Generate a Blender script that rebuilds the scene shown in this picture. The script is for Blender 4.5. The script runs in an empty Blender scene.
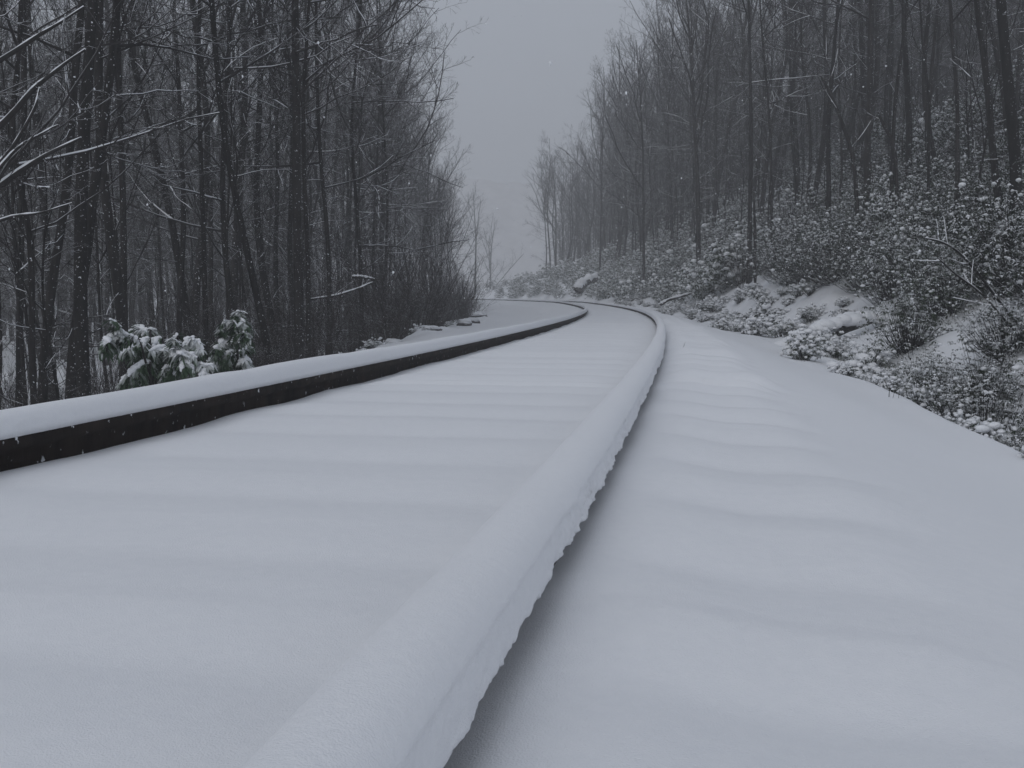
import bpy, math
import numpy as np

C = bpy.context.scene.collection
rng = np.random.default_rng(11)

# ------------------------------------------------------------------ objects
def mesh_obj(name, geo, mat, parent=None, smooth=True):
    V = np.concatenate(geo.V).astype(np.float32) if geo.V else np.zeros((0, 3), np.float32)
    F = np.concatenate(geo.F).astype(np.int32)
    me = bpy.data.meshes.new(name)
    me.vertices.add(len(V)); me.vertices.foreach_set('co', V.ravel())
    me.loops.add(F.size); me.loops.foreach_set('vertex_index', F.ravel())
    me.polygons.add(len(F))
    me.polygons.foreach_set('loop_start', np.arange(0, F.size, 4, dtype=np.int32))
    me.update(calc_edges=True)
    if smooth:
        me.polygons.foreach_set('use_smooth', np.ones(len(F), bool))
    me.materials.append(mat)
    o = bpy.data.objects.new(name, me)
    C.objects.link(o)
    if parent:
        o.parent = parent
    return o

def tag(o, label=None, cat=None, group=None, kind=None):
    if label: o['label'] = label
    if cat: o['category'] = cat
    if group: o['group'] = group
    if kind: o['kind'] = kind
    return o

def empty(name, loc, label, cat, group=None, rz=0.0, sc=1.0):
    o = bpy.data.objects.new(name, None)
    o.empty_display_size = 0.2
    C.objects.link(o)
    o.location = loc; o.rotation_euler = (0, 0, rz); o.scale = (sc, sc, sc)
    return tag(o, label, cat, group)

def copy_thing(root, loc, rz, sc, label, group=None):
    r = root.copy(); C.objects.link(r)
    r.location = loc; r.rotation_euler = (0, 0, rz); r.scale = (sc, sc, sc)
    r['label'] = label
    if group: r['group'] = group
    elif 'group' in r: del r['group']
    for ch in list(root.children):
        c = ch.copy(); C.objects.link(c); c.parent = r
    return r

class Geo:
    def __init__(self): self.V = []; self.F = []; self.n = 0
    def add(self, V, F):
        V = V.reshape(-1, 3)
        self.V.append(V); self.F.append(F + self.n); self.n += len(V)
    def arrays(self):
        return np.concatenate(self.V), np.concatenate(self.F)

def nrm(v): return v / (np.linalg.norm(v, axis=-1, keepdims=True) + 1e-9)

def tubes(geo, P, R, m):
    N, k = P.shape[:2]
    T = nrm(np.gradient(P, axis=1))
    mean = nrm(T.mean(1))
    ref = np.where(np.abs(mean[:, 2:3]) > .8, np.array([[1., 0, 0]]), np.array([[0, 0, 1.]]))[:, None, :]
    n = nrm(ref - (ref * T).sum(-1, keepdims=True) * T)
    b = np.cross(T, n)
    a = np.arange(m) * 2 * math.pi / m + .3
    ring = np.cos(a)[None, None, :, None] * n[:, :, None] + np.sin(a)[None, None, :, None] * b[:, :, None]
    V = P[:, :, None] + R[:, :, None, None] * ring
    I = np.arange(N * k * m).reshape(N, k, m)
    A = I[:, :-1]; B = I[:, 1:]
    F = np.stack([A, np.roll(A, -1, 2), np.roll(B, -1, 2), B], -1).reshape(-1, 4)
    geo.add(V, F)

def blobs(geo, Cn, S, rng, nu=8, nv=5, rough=.18):
    """lumpy rounded clumps: centres (N,3), radii (N,3)"""
    N = len(Cn)
    th = np.linspace(.06, math.pi - .06, nv + 1); ph = np.arange(nu) * 2 * math.pi / nu
    D = np.stack([np.sin(th)[:, None] * np.cos(ph), np.sin(th)[:, None] * np.sin(ph), np.repeat(np.cos(th)[:, None], nu, 1)], -1)
    V = Cn[:, None, None] + S[:, None, None] * D[None] * (1 + rng.normal(0, rough, (N, nv + 1, nu, 1)))
    I = np.arange(N * (nv + 1) * nu).reshape(N, nv + 1, nu)
    A = I[:, :-1]; B = I[:, 1:]
    F = np.stack([A, B, np.roll(B, -1, 2), np.roll(A, -1, 2)], -1).reshape(-1, 4)
    geo.add(V, F)

def grid(geo, V):
    a, b = V.shape[:2]
    I = np.arange(a * b).reshape(a, b)
    F = np.stack([I[:-1, :-1], I[:-1, 1:], I[1:, 1:], I[1:, :-1]], -1).reshape(-1, 4)
    geo.add(V, F)

def hash2(i, j, seed):
    h = (i.astype(np.int64) * 374761393 + j.astype(np.int64) * 668265263 + seed * 974711) & 0x7fffffff
    h = ((h ^ (h >> 13)) * 1274126177) & 0x7fffffff
    return ((h ^ (h >> 16)) & 0xffff) / 65535.0

def noise2(x, y, seed=0):
    x, y = np.broadcast_arrays(np.asarray(x, float), np.asarray(y, float))
    i = np.floor(x); j = np.floor(y); fx = x - i; fy = y - j
    fx = fx * fx * (3 - 2 * fx); fy = fy * fy * (3 - 2 * fy)
    a = hash2(i, j, seed); b = hash2(i + 1, j, seed); c = hash2(i, j + 1, seed); d = hash2(i + 1, j + 1, seed)
    return (a + (b - a) * fx) * (1 - fy) + (c + (d - c) * fx) * fy - .5

def fbm(x, y, seed=0, n=4):
    return sum(noise2(np.asarray(x) * 2 ** q, np.asarray(y) * 2 ** q, seed + q) / 2 ** q for q in range(n))

def sm(a, b, x):
    t = np.clip((x - a) / (b - a), 0, 1)
    return t * t * (3 - 2 * t)

# ------------------------------------------------------------------ camera
FPX, CAMZ, PITCH = 1005.0, 0.345, 0.0770
cam_d = bpy.data.cameras.new('camera'); cam = bpy.data.objects.new('camera', cam_d); C.objects.link(cam)
cam_d.sensor_width = 36; cam_d.lens = 36 * FPX / 1024; cam_d.clip_start = .02; cam_d.clip_end = 2000
cam.location = (0, 0, CAMZ); cam.rotation_euler = (math.pi / 2 - PITCH, 0, 0)
bpy.context.scene.camera = cam

def at(u, v, d):
    """world point seen at photo pixel (u, v) at depth d metres"""
    f = np.array([0, math.cos(PITCH), -math.sin(PITCH)]); up = np.array([0, math.sin(PITCH), math.cos(PITCH)])
    return np.array([0, 0, CAMZ]) + d * (f + (384 - v) / FPX * up) + np.array([d * (u - 512) / FPX, 0, 0])

# ------------------------------------------------------------------ track line (x right, y ahead, z up; z = 0 at the rail top beside the camera)
SS = np.arange(-14, 260, .05)
K = np.where(SS < 88, .0051161 - 1.25388e-4 * SS + 2.19227e-6 * SS ** 2, .0100)
K = np.where(SS < 0, .0051161, K)
_i0 = int(np.argmin(np.abs(SS)))
TH = -np.cumsum(K) * .05; TH += .195449 - TH[_i0]
TX = np.cumsum(np.sin(TH)) * .05; TX += -1.015345 - TX[_i0]
TY = np.cumsum(np.cos(TH)) * .05; TY -= TY[_i0]
_z = lambda s: 7.81354e-3 * s - 3.88884e-5 * s ** 2 + 1.28758e-6 * s ** 3
TZ = np.where(SS < 0, 7.8e-3 * SS, np.where(SS < 60, _z(np.clip(SS, 0, 60)), _z(60.) + .012 * (SS - 60)))

def tr(s):
    return (np.interp(s, SS, TX), np.interp(s, SS, TY), np.interp(s, SS, TZ), np.interp(s, SS, TH))

def so_xy(s, o):
    x, y, z, th = tr(s)
    return x + o * np.cos(th), y - o * np.sin(th)

def xy_so(x, y):
    x = np.atleast_1d(x); y = np.atleast_1d(y)
    sx, sy, sS, sT = TX[::5], TY[::5], SS[::5], TH[::5]
    i = np.argmin((x[:, None] - sx) ** 2 + (y[:, None] - sy) ** 2, 1)
    dx = x - sx[i]; dy = y - sy[i]
    return sS[i] + dx * np.sin(sT[i]) + dy * np.cos(sT[i]), dx * np.cos(sT[i]) - dy * np.sin(sT[i])

GAUGE = 0.7525
TIE = 0.492
BED = -0.092

def height(s, o):
    """snow surface above z = 0"""
    s, o = np.broadcast_arrays(np.asarray(s, float), np.asarray(o, float))
    _, _, z0, _ = tr(s)
    a = np.abs(o)
    # ballast section
    h = np.full(s.shape, BED)
    ph = (s + .05 * noise2(s * .9, o * .5, 3) + .015 * o) / TIE
    wob = .55 + .9 * (noise2(np.floor(ph) * 7.3, 0 * s, 9) + .5)
    r = np.cos(ph * 2 * math.pi)
    tie_in = 1 - sm(1.22, 1.42, a + .12 * noise2(np.floor(ph + .5) * 3.1, 0 * s, 5))
    da = np.abs(a - GAUGE)
    h = h + tie_in * sm(.03, .26, da) * wob * (.0078 + .0080 * sm(1.6, 7, s)) * np.where(o > GAUGE, 1.9, 1.1) * (np.clip(.5 + .5 * r, 0, 1.) + .035) ** .36 * 1.75 + .009 * fbm(s * .8, o * .9, 21, 3) + .0035 * fbm(s * 7, o * 7, 23, 2)
    # settled groove beside the foot of each rail, deeper on the outer side
    out = a > GAUGE
    h = h + np.where(out, -.008 * (1 - sm(.02, .07, da)) + .040 * (1 - sm(.07, .36, da)) * (o > 0), .030 * (1 - sm(.03, .22, da)) * (o > 0)) + np.where(o > 0, .009, .013) * (1 - sm(.05, .2, da)) * noise2(s * 2.1, 0 * s, 33)
    # shoulder
    h = h - .25 * sm(1.25, 2.45, a) + sm(1.3, 2.2, a) * .11 * noise2(s * .55, o * .8, 37) 
    # right: shoulder crest, ditch, cut bank
    ob = np.interp(s, [0, 10, 20, 30, 65, 90, 125], [4.9, 4.7, 3.5, 2.9, 2.9, 5., 12.])
    zb = np.interp(s, [0, 10, 16, 22, 30], [-.25, -.25, -.32, -.25, -.12])
    dd = np.interp(s, [0, 8, 13, 18, 26, 32], [-.95, -.85, -.62, -.44, -.26, -.16])
    m = np.interp(s, [0, 14, 22, 32, 48, 70, 110], [.40, .42, .52, .64, .78, .8, .6])
    top = np.interp(s, [0, 20, 40, 60, 85, 105, 125], [5.2, 5.4, 5.6, 5.6, 5.0, 3.0, .6])
    crest = 2.40
    hs = np.interp(s, [0, 260], [-.342, -.342])
    mid = (crest + ob) / 2
    rr = np.where(o < mid, hs + (dd - hs) * sm(crest, mid, o), dd + (zb - dd) * sm(mid, ob, o))
    bank = zb + m * np.clip(o - ob, 0, None) * sm(-.3, 1.2, o - ob)
    lim = top + .12 * np.clip(o - ob - 6, 0, 60)
    lim = lim - 26 * sm(22, 85, o) * sm(62, 105, s)
    bank = np.where(bank > lim - .6, lim - .6 * np.exp(-np.clip(bank - lim + .6, 0, 50) / .6), bank)
    rr = np.where(o > ob, bank, rr)
    lump = sm(crest, crest + .8, o) * (.45 * fbm(s * .35, o * .4, 40, 3) + .12 * fbm(s * 1.6, o * 1.6, 44, 3))
    hr = rr + lump + .11 * noise2(s * .55, o * .8, 37) * (1 - sm(2.4, 3.2, o))
    # left: level shoulder, drop into the low woods
    ol = np.interp(s, [0, 10, 20, 28, 60], [2.7, 2.9, 3.6, 4.1, 4.4])
    x = -o
    lf = -.342 - .02 * np.clip(x - 2.45, 0, 2) - np.interp(s, [0, 40, 80], [1.25, 1.1, .6]) * sm(ol, ol + 2.8, x) - .02 * np.clip(x - ol - 2, 0, 80)
    lf = lf + sm(ol - .7, ol + .6, x) * (.34 * fbm(s * .5, o * .5, 60, 3) + .10 * fbm(s * 2.1, o * 2.1, 64, 2))
    h = np.where(o > crest, hr, np.where(x > 2.45, lf, h))
    return h + z0

def ground_z(x, y):
    s, o = xy_so(x, y)
    return height(s, o)

# ------------------------------------------------------------------ materials
def new_mat(name):
    m = bpy.data.materials.new(name); m.use_nodes = True
    nt = m.node_tree
    return m, nt, nt.nodes, nt.links, nt.nodes['Principled BSDF']

def snow_material(name, grain=220., strength=.25, dist=.004, mid=18.):
    m, nt, N, L, b = new_mat(name)
    b.inputs['Roughness'].default_value = .75
    b.inputs['Specular IOR Level'].default_value = .25
    tc = N.new('ShaderNodeTexCoord')
    n1 = N.new('ShaderNodeTexNoise'); n1.inputs['Scale'].default_value = grain; n1.inputs['Detail'].default_value = 3
    n2 = N.new('ShaderNodeTexNoise'); n2.inputs['Scale'].default_value = mid; n2.inputs['Detail'].default_value = 4
    L.new(tc.outputs['Object'], n1.inputs['Vector']); L.new(tc.outputs['Object'], n2.inputs['Vector'])
    add = N.new('ShaderNodeMath'); add.operation = 'ADD'
    L.new(n1.outputs['Fac'], add.inputs[0]); L.new(n2.outputs['Fac'], add.inputs[1])
    bp = N.new('ShaderNodeBump'); bp.inputs['Strength'].default_value = strength; bp.inputs['Distance'].default_value = dist
    L.new(add.outputs[0], bp.inputs['Height']); L.new(bp.outputs['Normal'], b.inputs['Normal'])
    cr = N.new('ShaderNodeValToRGB')
    cr.color_ramp.elements[0].color = (.80, .815, .845, 1); cr.color_ramp.elements[1].color = (.86, .87, .89, 1)
    L.new(n2.outputs['Fac'], cr.inputs['Fac']); L.new(cr.outputs['Color'], b.inputs['Base Color'])
    return m

def snowy_material(name, c0, c1, lo=.3, hi=.75, patch=5., cover=.5, spatter=.0, rough=.9, nscale=14., vary=.4):
    """dark bark or leaf whose upward faces carry snow, with wind-blown spatter on the weather side"""
    m, nt, N, L, b = new_mat(name)
    b.inputs['Roughness'].default_value = rough; b.inputs['Specular IOR Level'].default_value = .2
    tc = N.new('ShaderNodeTexCoord'); ge = N.new('ShaderNodeNewGeometry'); oi = N.new('ShaderNodeObjectInfo')
    nz = N.new('ShaderNodeTexNoise'); nz.inputs['Scale'].default_value = nscale; nz.inputs['Detail'].default_value = 5
    mp = N.new('ShaderNodeMapping'); mp.inputs['Scale'].default_value = (1, 1, .3)
    L.new(tc.outputs['Object'], mp.inputs['Vector']); L.new(mp.outputs[0], nz.inputs['Vector'])
    cr = N.new('ShaderNodeValToRGB')
    cr.color_ramp.elements[0].position = .3; cr.color_ramp.elements[1].position = .75
    cr.color_ramp.elements[0].color = (*c0, 1); cr.color_ramp.elements[1].color = (*c1, 1)
    L.new(nz.outputs['Fac'], cr.inputs['Fac'])
    va = N.new('ShaderNodeMapRange'); va.inputs['To Min'].default_value = 1 - vary; va.inputs['To Max'].default_value = 1 + vary
    L.new(oi.outputs['Random'], va.inputs['Value'])
    mul = N.new('ShaderNodeVectorMath'); mul.operation = 'SCALE'
    L.new(cr.outputs['Color'], mul.inputs[0]); L.new(va.outputs[0], mul.inputs['Scale'])
    sx = N.new('ShaderNodeSeparateXYZ'); L.new(ge.outputs['Normal'], sx.inputs[0])
    mr = N.new('ShaderNodeMapRange'); mr.inputs['From Min'].default_value = lo; mr.inputs['From Max'].default_value = hi
    L.new(sx.outputs['Z'], mr.inputs['Value'])
    pn = N.new('ShaderNodeTexNoise'); pn.inputs['Scale'].default_value = patch; pn.inputs['Detail'].default_value = 3
    L.new(ge.outputs['Position'], pn.inputs['Vector'])
    pr = N.new('ShaderNodeMapRange'); pr.inputs['From Min'].default_value = .62 - cover * .35; pr.inputs['From Max'].default_value = .70 - cover * .35
    L.new(pn.outputs['Fac'], pr.inputs['Value'])
    sn = N.new('ShaderNodeMath'); sn.operation = 'MULTIPLY'; sn.use_clamp = True
    L.new(mr.outputs[0], sn.inputs[0]); L.new(pr.outputs[0], sn.inputs[1])
    last = sn
    if spatter > 0:
        dt = N.new('ShaderNodeVectorMath'); dt.operation = 'DOT_PRODUCT'; dt.inputs[1].default_value = (.55, -.75, .35)
        L.new(ge.outputs['Normal'], dt.inputs[0])
        dr = N.new('ShaderNodeMapRange'); dr.inputs['From Min'].default_value = .35; dr.inputs['From Max'].default_value = .8
        L.new(dt.outputs['Value'], dr.inputs['Value'])
        p2 = N.new('ShaderNodeTexNoise'); p2.inputs['Scale'].default_value = 38.; p2.inputs['Detail'].default_value = 4
        L.new(ge.outputs['Position'], p2.inputs['Vector'])
        r2 = N.new('ShaderNodeMapRange'); r2.inputs['From Min'].default_value = .66 - spatter * .12; r2.inputs['From Max'].default_value = .71 - spatter * .12
        L.new(p2.outputs['Fac'], r2.inputs['Value'])
        m2 = N.new('ShaderNodeMath'); m2.operation = 'MULTIPLY'
        L.new(dr.outputs[0], m2.inputs[0]); L.new(r2.outputs[0], m2.inputs[1])
        mx = N.new('ShaderNodeMath'); mx.operation = 'MAXIMUM'; mx.use_clamp = True
        L.new(sn.outputs[0], mx.inputs[0]); L.new(m2.outputs[0], mx.inputs[1]); last = mx
    mix = N.new('ShaderNodeMix'); mix.data_type = 'RGBA'
    L.new(last.outputs[0], mix.inputs['Factor']); L.new(mul.outputs[0], mix.inputs['A']); mix.inputs['B'].default_value = (.82, .84, .87, 1)
    L.new(mix.outputs['Result'], b.inputs['Base Color'])
    bp = N.new('ShaderNodeBump'); bp.inputs['Strength'].default_value = .5; bp.inputs['Distance'].default_value = .01
    L.new(nz.outputs['Fac'], bp.inputs['Height']); L.new(bp.outputs['Normal'], b.inputs['Normal'])
    return m

M_SNOW = snow_material('ground_snow', 430., .55, .0022, 40.)
M_CAP = snow_material('ridge_snow', 480., .5, .0022, 90.)
M_LUMP = snow_material('clinging_snow', 60., .5, .01, 12.)
M_BARK = snowy_material('bark', (.014, .013, .013), (.036, .033, .032), .4, .85, 2.2, .35, .10)
M_TWIG = snowy_material('twig_bark', (.024, .0225, .0225), (.047, .043, .043), .3, .85, 1.9, .5, .0)
M_LEAF = snowy_material('evergreen_leaf', (.018, .030, .016), (.045, .060, .032), .5, .92, 7., .5, 0, .6, 30.)
M_SPRAY = snowy_material('evergreen_spray', (.022, .042, .024), (.055, .085, .050), .5, .9, 9., .6, 0, .6, 30.)
M_BRUSH = snowy_material('brush_bark', (.018, .015, .0145), (.040, .031, .029), .5, .9, 3., .5, .2)
M_ROCK = snowy_material('rock_face', (.05, .05, .052), (.12, .115, .11), .35, .7, 4., 1.0, .3, .9, 9.)
M_RAIL = snowy_material('rail_steel', (.005, .004, .004), (.024, .017, .014), .6, .95, 6., .4, .04, .7, 12.)

# ------------------------------------------------------------------ ground
def uniq(a, gap):
    a = np.sort(a); k = [a[0]]
    for v in a[1:]:
        if v - k[-1] > gap: k.append(v)
    return np.array(k)
S = np.concatenate([np.arange(-12, -1, .5), np.arange(-1, 6, .03), np.arange(6, 16, .05), np.arange(16, 34, .11), np.arange(34, 80, .4), np.arange(80, 250, 2.)]); S = uniq(S, .02)
half = np.concatenate([np.arange(0, .56, .04), np.arange(.56, 1.02, .0125), np.arange(1.02, 3.0, .06), np.arange(3.0, 14, .16), np.arange(14, 40, 1.2), np.arange(40, 84, 4.)]); half = uniq(half, .008)
O = np.concatenate([-half[::-1][:-1], half, np.arange(88, 190, 8.)])
SG, OG = np.meshgrid(S, O, indexing='ij')
HX, HY = so_xy(SG, OG)
HZ = height(SG, OG)
g = Geo(); grid(g, np.stack([HX, HY, HZ], -1)[:, ::-1])
tag(mesh_obj('ground', g, M_SNOW), kind='structure')

# far wooded hill closing the valley
g = Geo()
xs = np.linspace(-230, 230, 220); ys = np.linspace(130, 420, 110)
XX, YY = np.meshgrid(xs, ys, indexing='ij')
hz = 66 * sm(235, 370, YY + 16 * fbm(XX * .02, YY * .02, 81, 2)) + 14 * fbm(XX * .013, YY * .01, 85, 2) * sm(260, 350, YY) + 2.6 * fbm(XX * .3, YY * .3, 88, 3) * sm(225, 260, YY) - 3 - 12 * sm(170, 235, YY)
grid(g, np.stack([XX, YY, hz], -1)[:, ::-1])
M_HILL = snowy_material('haze_paled_hill', (.62, .62, .635), (.76, .76, .78), 2, 3, .2, .0, 0, 1, .4, 0)  # haze painted in: woods coloured near-white so the ridge fades into the sky
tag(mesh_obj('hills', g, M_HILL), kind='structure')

# ------------------------------------------------------------------ rails and the snow lying on them
PROF = np.array([(-.030, 0), (.030, 0), (.0365, -.006), (.0365, -.034), (.012, -.046), (.009, -.12), (.02, -.145), (.07, -.158), (.07, -.17), (-.07, -.17), (-.07, -.158), (-.02, -.145), (-.009, -.12), (-.012, -.046), (-.0365, -.034), (-.0365, -.006)])
RS = np.concatenate([np.arange(-8, 20, .12), np.arange(20, 90, .35), np.arange(90, 180, 1.)])

def sweep(prof, off, S, flip=1, disp=None):
    x, y, z, th = tr(S)
    o = off + flip * prof[..., 0]
    if prof.ndim == 2: o = np.repeat(o[None], len(S), 0); zz = np.repeat(prof[None, :, 1], len(S), 0)
    else: zz = prof[..., 1]
    return np.stack([x[:, None] + o * np.cos(th)[:, None], y[:, None] - o * np.sin(th)[:, None], z[:, None] + zz], -1)

for side, lab, clab in ((1, 'steel rail on the outside of the curve, nearly buried, dark web showing under its snow', 'thick rounded ridge of snow lying along the near outer rail'),
                        (-1, 'dark steel rail on the inside of the curve with its side exposed', 'long white ridge of snow lying on the exposed inner rail')):
    V = sweep(np.concatenate([PROF, PROF[:1]]), side * GAUGE, RS)
    g = Geo(); grid(g, V[:, ::-1])
    tag(mesh_obj('rail', g, M_RAIL, smooth=False), lab, 'rail', 'rails of the single track')
    # snow ridge: smooth crown, broken lip with a crumbling face on the outer edge
    CS = np.concatenate([np.arange(-3, .3, .05), np.arange(.3, 3.2, .006), np.arange(3.2, 9, .02), np.arange(9, 26, .07), np.arange(26, 90, .3), np.arange(90, 180, 1.)])
    a = np.linspace(0, 1, 33)
    ang = math.pi * (1 - a)
    px = np.sign(np.cos(ang)) * np.abs(np.cos(ang)) ** .80 * .056
    pz = np.sin(ang) ** .72 * .066
    keep = (px[1:-1] < 0) | (pz[1:-1] + .004 > .034)
    px = np.concatenate([[-.030, -.050], px[1:-1][keep], np.linspace(.0490, .0520, 9), [.046, .034, .028]])
    pz = np.concatenate([[.0015, -.004], pz[1:-1][keep] + .004, np.linspace(.031, -.012, 9), [-.016, -.004, .0015]])
    px = np.where(px < 0, px * .74, px); px = np.repeat(px[None], len(CS), 0); pz = np.repeat(pz[None], len(CS), 0)
    f0 = int(keep.sum()) + 2
    cs = CS[:, None]; idx = np.arange(px.shape[1])[None]
    top = np.exp(-((idx - 17) / 9.) ** 2)
    hgt = 1 + .17 * noise2(cs * 1.1, 0 * cs, 7 + side) + .06 * noise2(cs * 4.1, 0 * cs, 17 + side)
    pz = np.where(pz > .0016, pz * hgt, pz)
    wid = 1 + .10 * noise2(cs * 1.7, 0 * cs, 27 + side) + .05 * noise2(cs * 9, 0 * cs, 28 + side)
    px = px * wid
    face = ((idx >= f0 - 1) & (idx <= f0 + 9)).astype(float) * np.clip((idx - f0 + 2) / 3., 0, 1)
    crumble = 1.5 * fbm(cs * 75, idx * .8 + 0 * cs, 31 + side, 3) + .8 * fbm(cs * 22, idx * .35 + 0 * cs, 36 + side, 2)
    px = px + face * .0055 * (crumble - .25) * (.35 + 1.5 * np.clip(noise2(cs * 4.3, 0 * cs, 71) + .4, 0, 1)) + face * .006 * noise2(cs * 9, 0 * cs, 73)
    pz = pz + face * .0045 * fbm(cs * 38, idx * .3 + 0 * cs, 51 + side, 3) - (idx >= f0 + 6) * (idx <= f0 + 9) * .009 * np.clip(fbm(cs * 26, 0 * cs, 52, 3) + .1, 0, 1)
    inner = (idx <= 6) & (idx >= 1)
    px = px - inner * .0025 * fbm(cs * 40, idx * .4 + 0 * cs, 57 + side, 3)
    V = sweep(np.stack([px, pz], -1), side * GAUGE, CS, side)
    g = Geo(); grid(g, V if side < 0 else V[:, ::-1])
    tag(mesh_obj('snow_ridge', g, M_CAP), clab, 'snow', 'snow ridges lying on the rails')

# ------------------------------------------------------------------ trees
def spawn(P, R, n, t0, t1, ang, asd, ratio, k, up, rmax, wig, rng, bias=None, taper=.55, Lfix=None):
    N, kk = P.shape[:2]
    idx = np.repeat(np.arange(N), n); M = N * n
    t = t0 + (t1 - t0) * ((np.tile(np.arange(n), N) + rng.uniform(0, 1, M)) / n)
    f = np.clip(t * (kk - 1), 0, kk - 1.001); i = f.astype(int); fr = (f - i)[:, None]
    p = P[idx, i] * (1 - fr) + P[idx, i + 1] * fr
    rad = R[idx, i] * (1 - fr[:, 0]) + R[idx, i + 1] * fr[:, 0]
    T = nrm(P[idx, i + 1] - P[idx, i])
    A = nrm(np.cross(T, rng.normal(0, 1, (M, 3)))); 
    an = np.radians(rng.normal(ang, asd, M))[:, None]
    d = np.cos(an) * T + np.sin(an) * A
    if bias is not None: d = d + bias
    d = nrm(d)
    Lp = np.linalg.norm(np.diff(P, axis=1), axis=-1).sum(1)[idx] if Lfix is None else np.full(M, Lfix)
    Ln = Lp * ratio * rng.uniform(.6, 1.35, M) * (1 - taper * (t - t0) / max(t1 - t0, .01))
    out = [p]
    for j in range(k - 1):
        d = nrm(d + rng.normal(0, wig, (M, 3)) + np.array([0, 0, up]))
        p = p + d * (Ln / (k - 1))[:, None]
        out.append(p)
    r0 = np.minimum(rad * .72, rmax * Ln ** .8 if rmax > 0 else rad * .72)
    r0 = np.maximum(r0, RMIN)
    return np.stack(out, 1), r0[:, None] * np.linspace(1, .42, k)[None]

RMIN = .0032
def bend_path(H, lean, wob, rng, k=12):
    t = np.linspace(0, 1, k)
    ph = rng.uniform(0, 6.28, 4)
    x = lean[0] * t * H + wob * (np.sin(t * 5 + ph[0]) - math.sin(ph[0])) + wob * .5 * (np.sin(t * 11 + ph[1]) - math.sin(ph[1]))
    y = lean[1] * t * H + wob * (np.sin(t * 4 + ph[2]) - math.sin(ph[2])) + wob * .5 * (np.sin(t * 12 + ph[3]) - math.sin(ph[3]))
    return np.stack([x, y, t * H], -1)

def tree_geo(path, r0, rng, first=.28, nlimb=7, nlat=18, dens=1., bias=None, limb_ang=32, snowlimb=False, sides=9, detail=4):
    k = len(path)
    H = np.linalg.norm(np.diff(path, axis=0), axis=1).sum()
    t = np.linspace(0, 1, k)
    R = r0 * (1 - .82 * t) * (1 + .35 * np.exp(-t * H / .35))
    # finer trunk by interpolation with bark irregularity
    kk = 40
    tt = np.linspace(0, 1, kk)
    P = np.stack([np.interp(tt, t, path[:, c]) for c in range(3)], -1)
    Pm = P.copy(); 
    for _ in range(2): Pm[1:-1] = (Pm[:-2] + 2 * Pm[1:-1] + Pm[2:]) / 4
    RR = np.interp(tt, t, R) * (1 + rng.normal(0, .035, kk))
    gt = Geo(); tubes(gt, Pm[None], RR[None], sides)
    gc = Geo(); P1, R1 = Pm[None], RR[None]
    B1, r1 = spawn(P1, R1, nlimb, first + .22, .93, limb_ang, 9, .34, 9, .05, .018, .10, rng, bias, .5)
    tubes(gc, B1, r1, 6)
    B1b, r1b = spawn(P1, R1, nlat, first, .97, 66, 13, .17, 7, .05, .009, .13, rng, bias, .45)
    tubes(gc, B1b, r1b, 5)
    n = lambda q: max(1, int(round(q * dens)))
    b2 = None if bias is None else bias * .5
    B2, r2 = spawn(B1, r1, n(7), .18, .98, 42, 12, .42, 6, .07, .010, .14, rng, b2)
    B2b, r2b = spawn(B1b, r1b, n(5), .25, .98, 44, 12, .45, 6, .05, .009, .15, rng, b2)
    B2 = np.concatenate([B2, B2b]); r2 = np.concatenate([r2, r2b])
    tubes(gc, B2, r2, 4)
    B3, r3 = spawn(B2, r2, n(6), .2, 1., 40, 12, .48, 5, .06, .008, .15, rng, b2)
    tubes(gc, B3, r3, 3)
    if detail >= 4:
        B4, r4 = spawn(B3, r3, n(4), .2, 1., 38, 12, .5, 3, .05, .007, .14, rng)
        tubes(gc, B4, r4, 3)
    gs = Geo()
    sel = np.abs(np.diff(B1b, axis=1)[:, :, 2]).mean(1) < .45 * np.linalg.norm(np.diff(B1b, axis=1), axis=-1).mean(1)
    sel &= rng.uniform(0, 1, len(sel)) < .35
    if sel.sum() > 0:
        add_branch_snow(gs, B1b[sel], r1b[sel], rng, .65, .8)
    q = rng.uniform(0, 1, len(B2)) < .10
    if detail >= 4: add_branch_snow(gs, B2[q], r2[q], rng, 1., 1.)
    return gt, gc, gs

def add_branch_snow(gs, P, R, rng, wide, liftf):
    lump = np.clip(rng.normal(.9, .35, R.shape), .25, 1.6)
    Rn = np.clip(R, .003, .05)
    P2 = P.copy(); P2[:, :, 2] += Rn * liftf
    tubes(gs, P2, Rn * wide * lump + .0015, 5)

def make_tree(name, loc, geos, label, cat='tree', group=None, rz=0., sc=1.):
    t = empty(name, loc, label, cat, group, rz, sc)
    mesh_obj('trunk', geos[0], M_BARK, t); mesh_obj('crown', geos[1], M_TWIG, t)
    if geos[2].V: mesh_obj('branch_snow', geos[2], M_LUMP, t)
    return t

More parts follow.
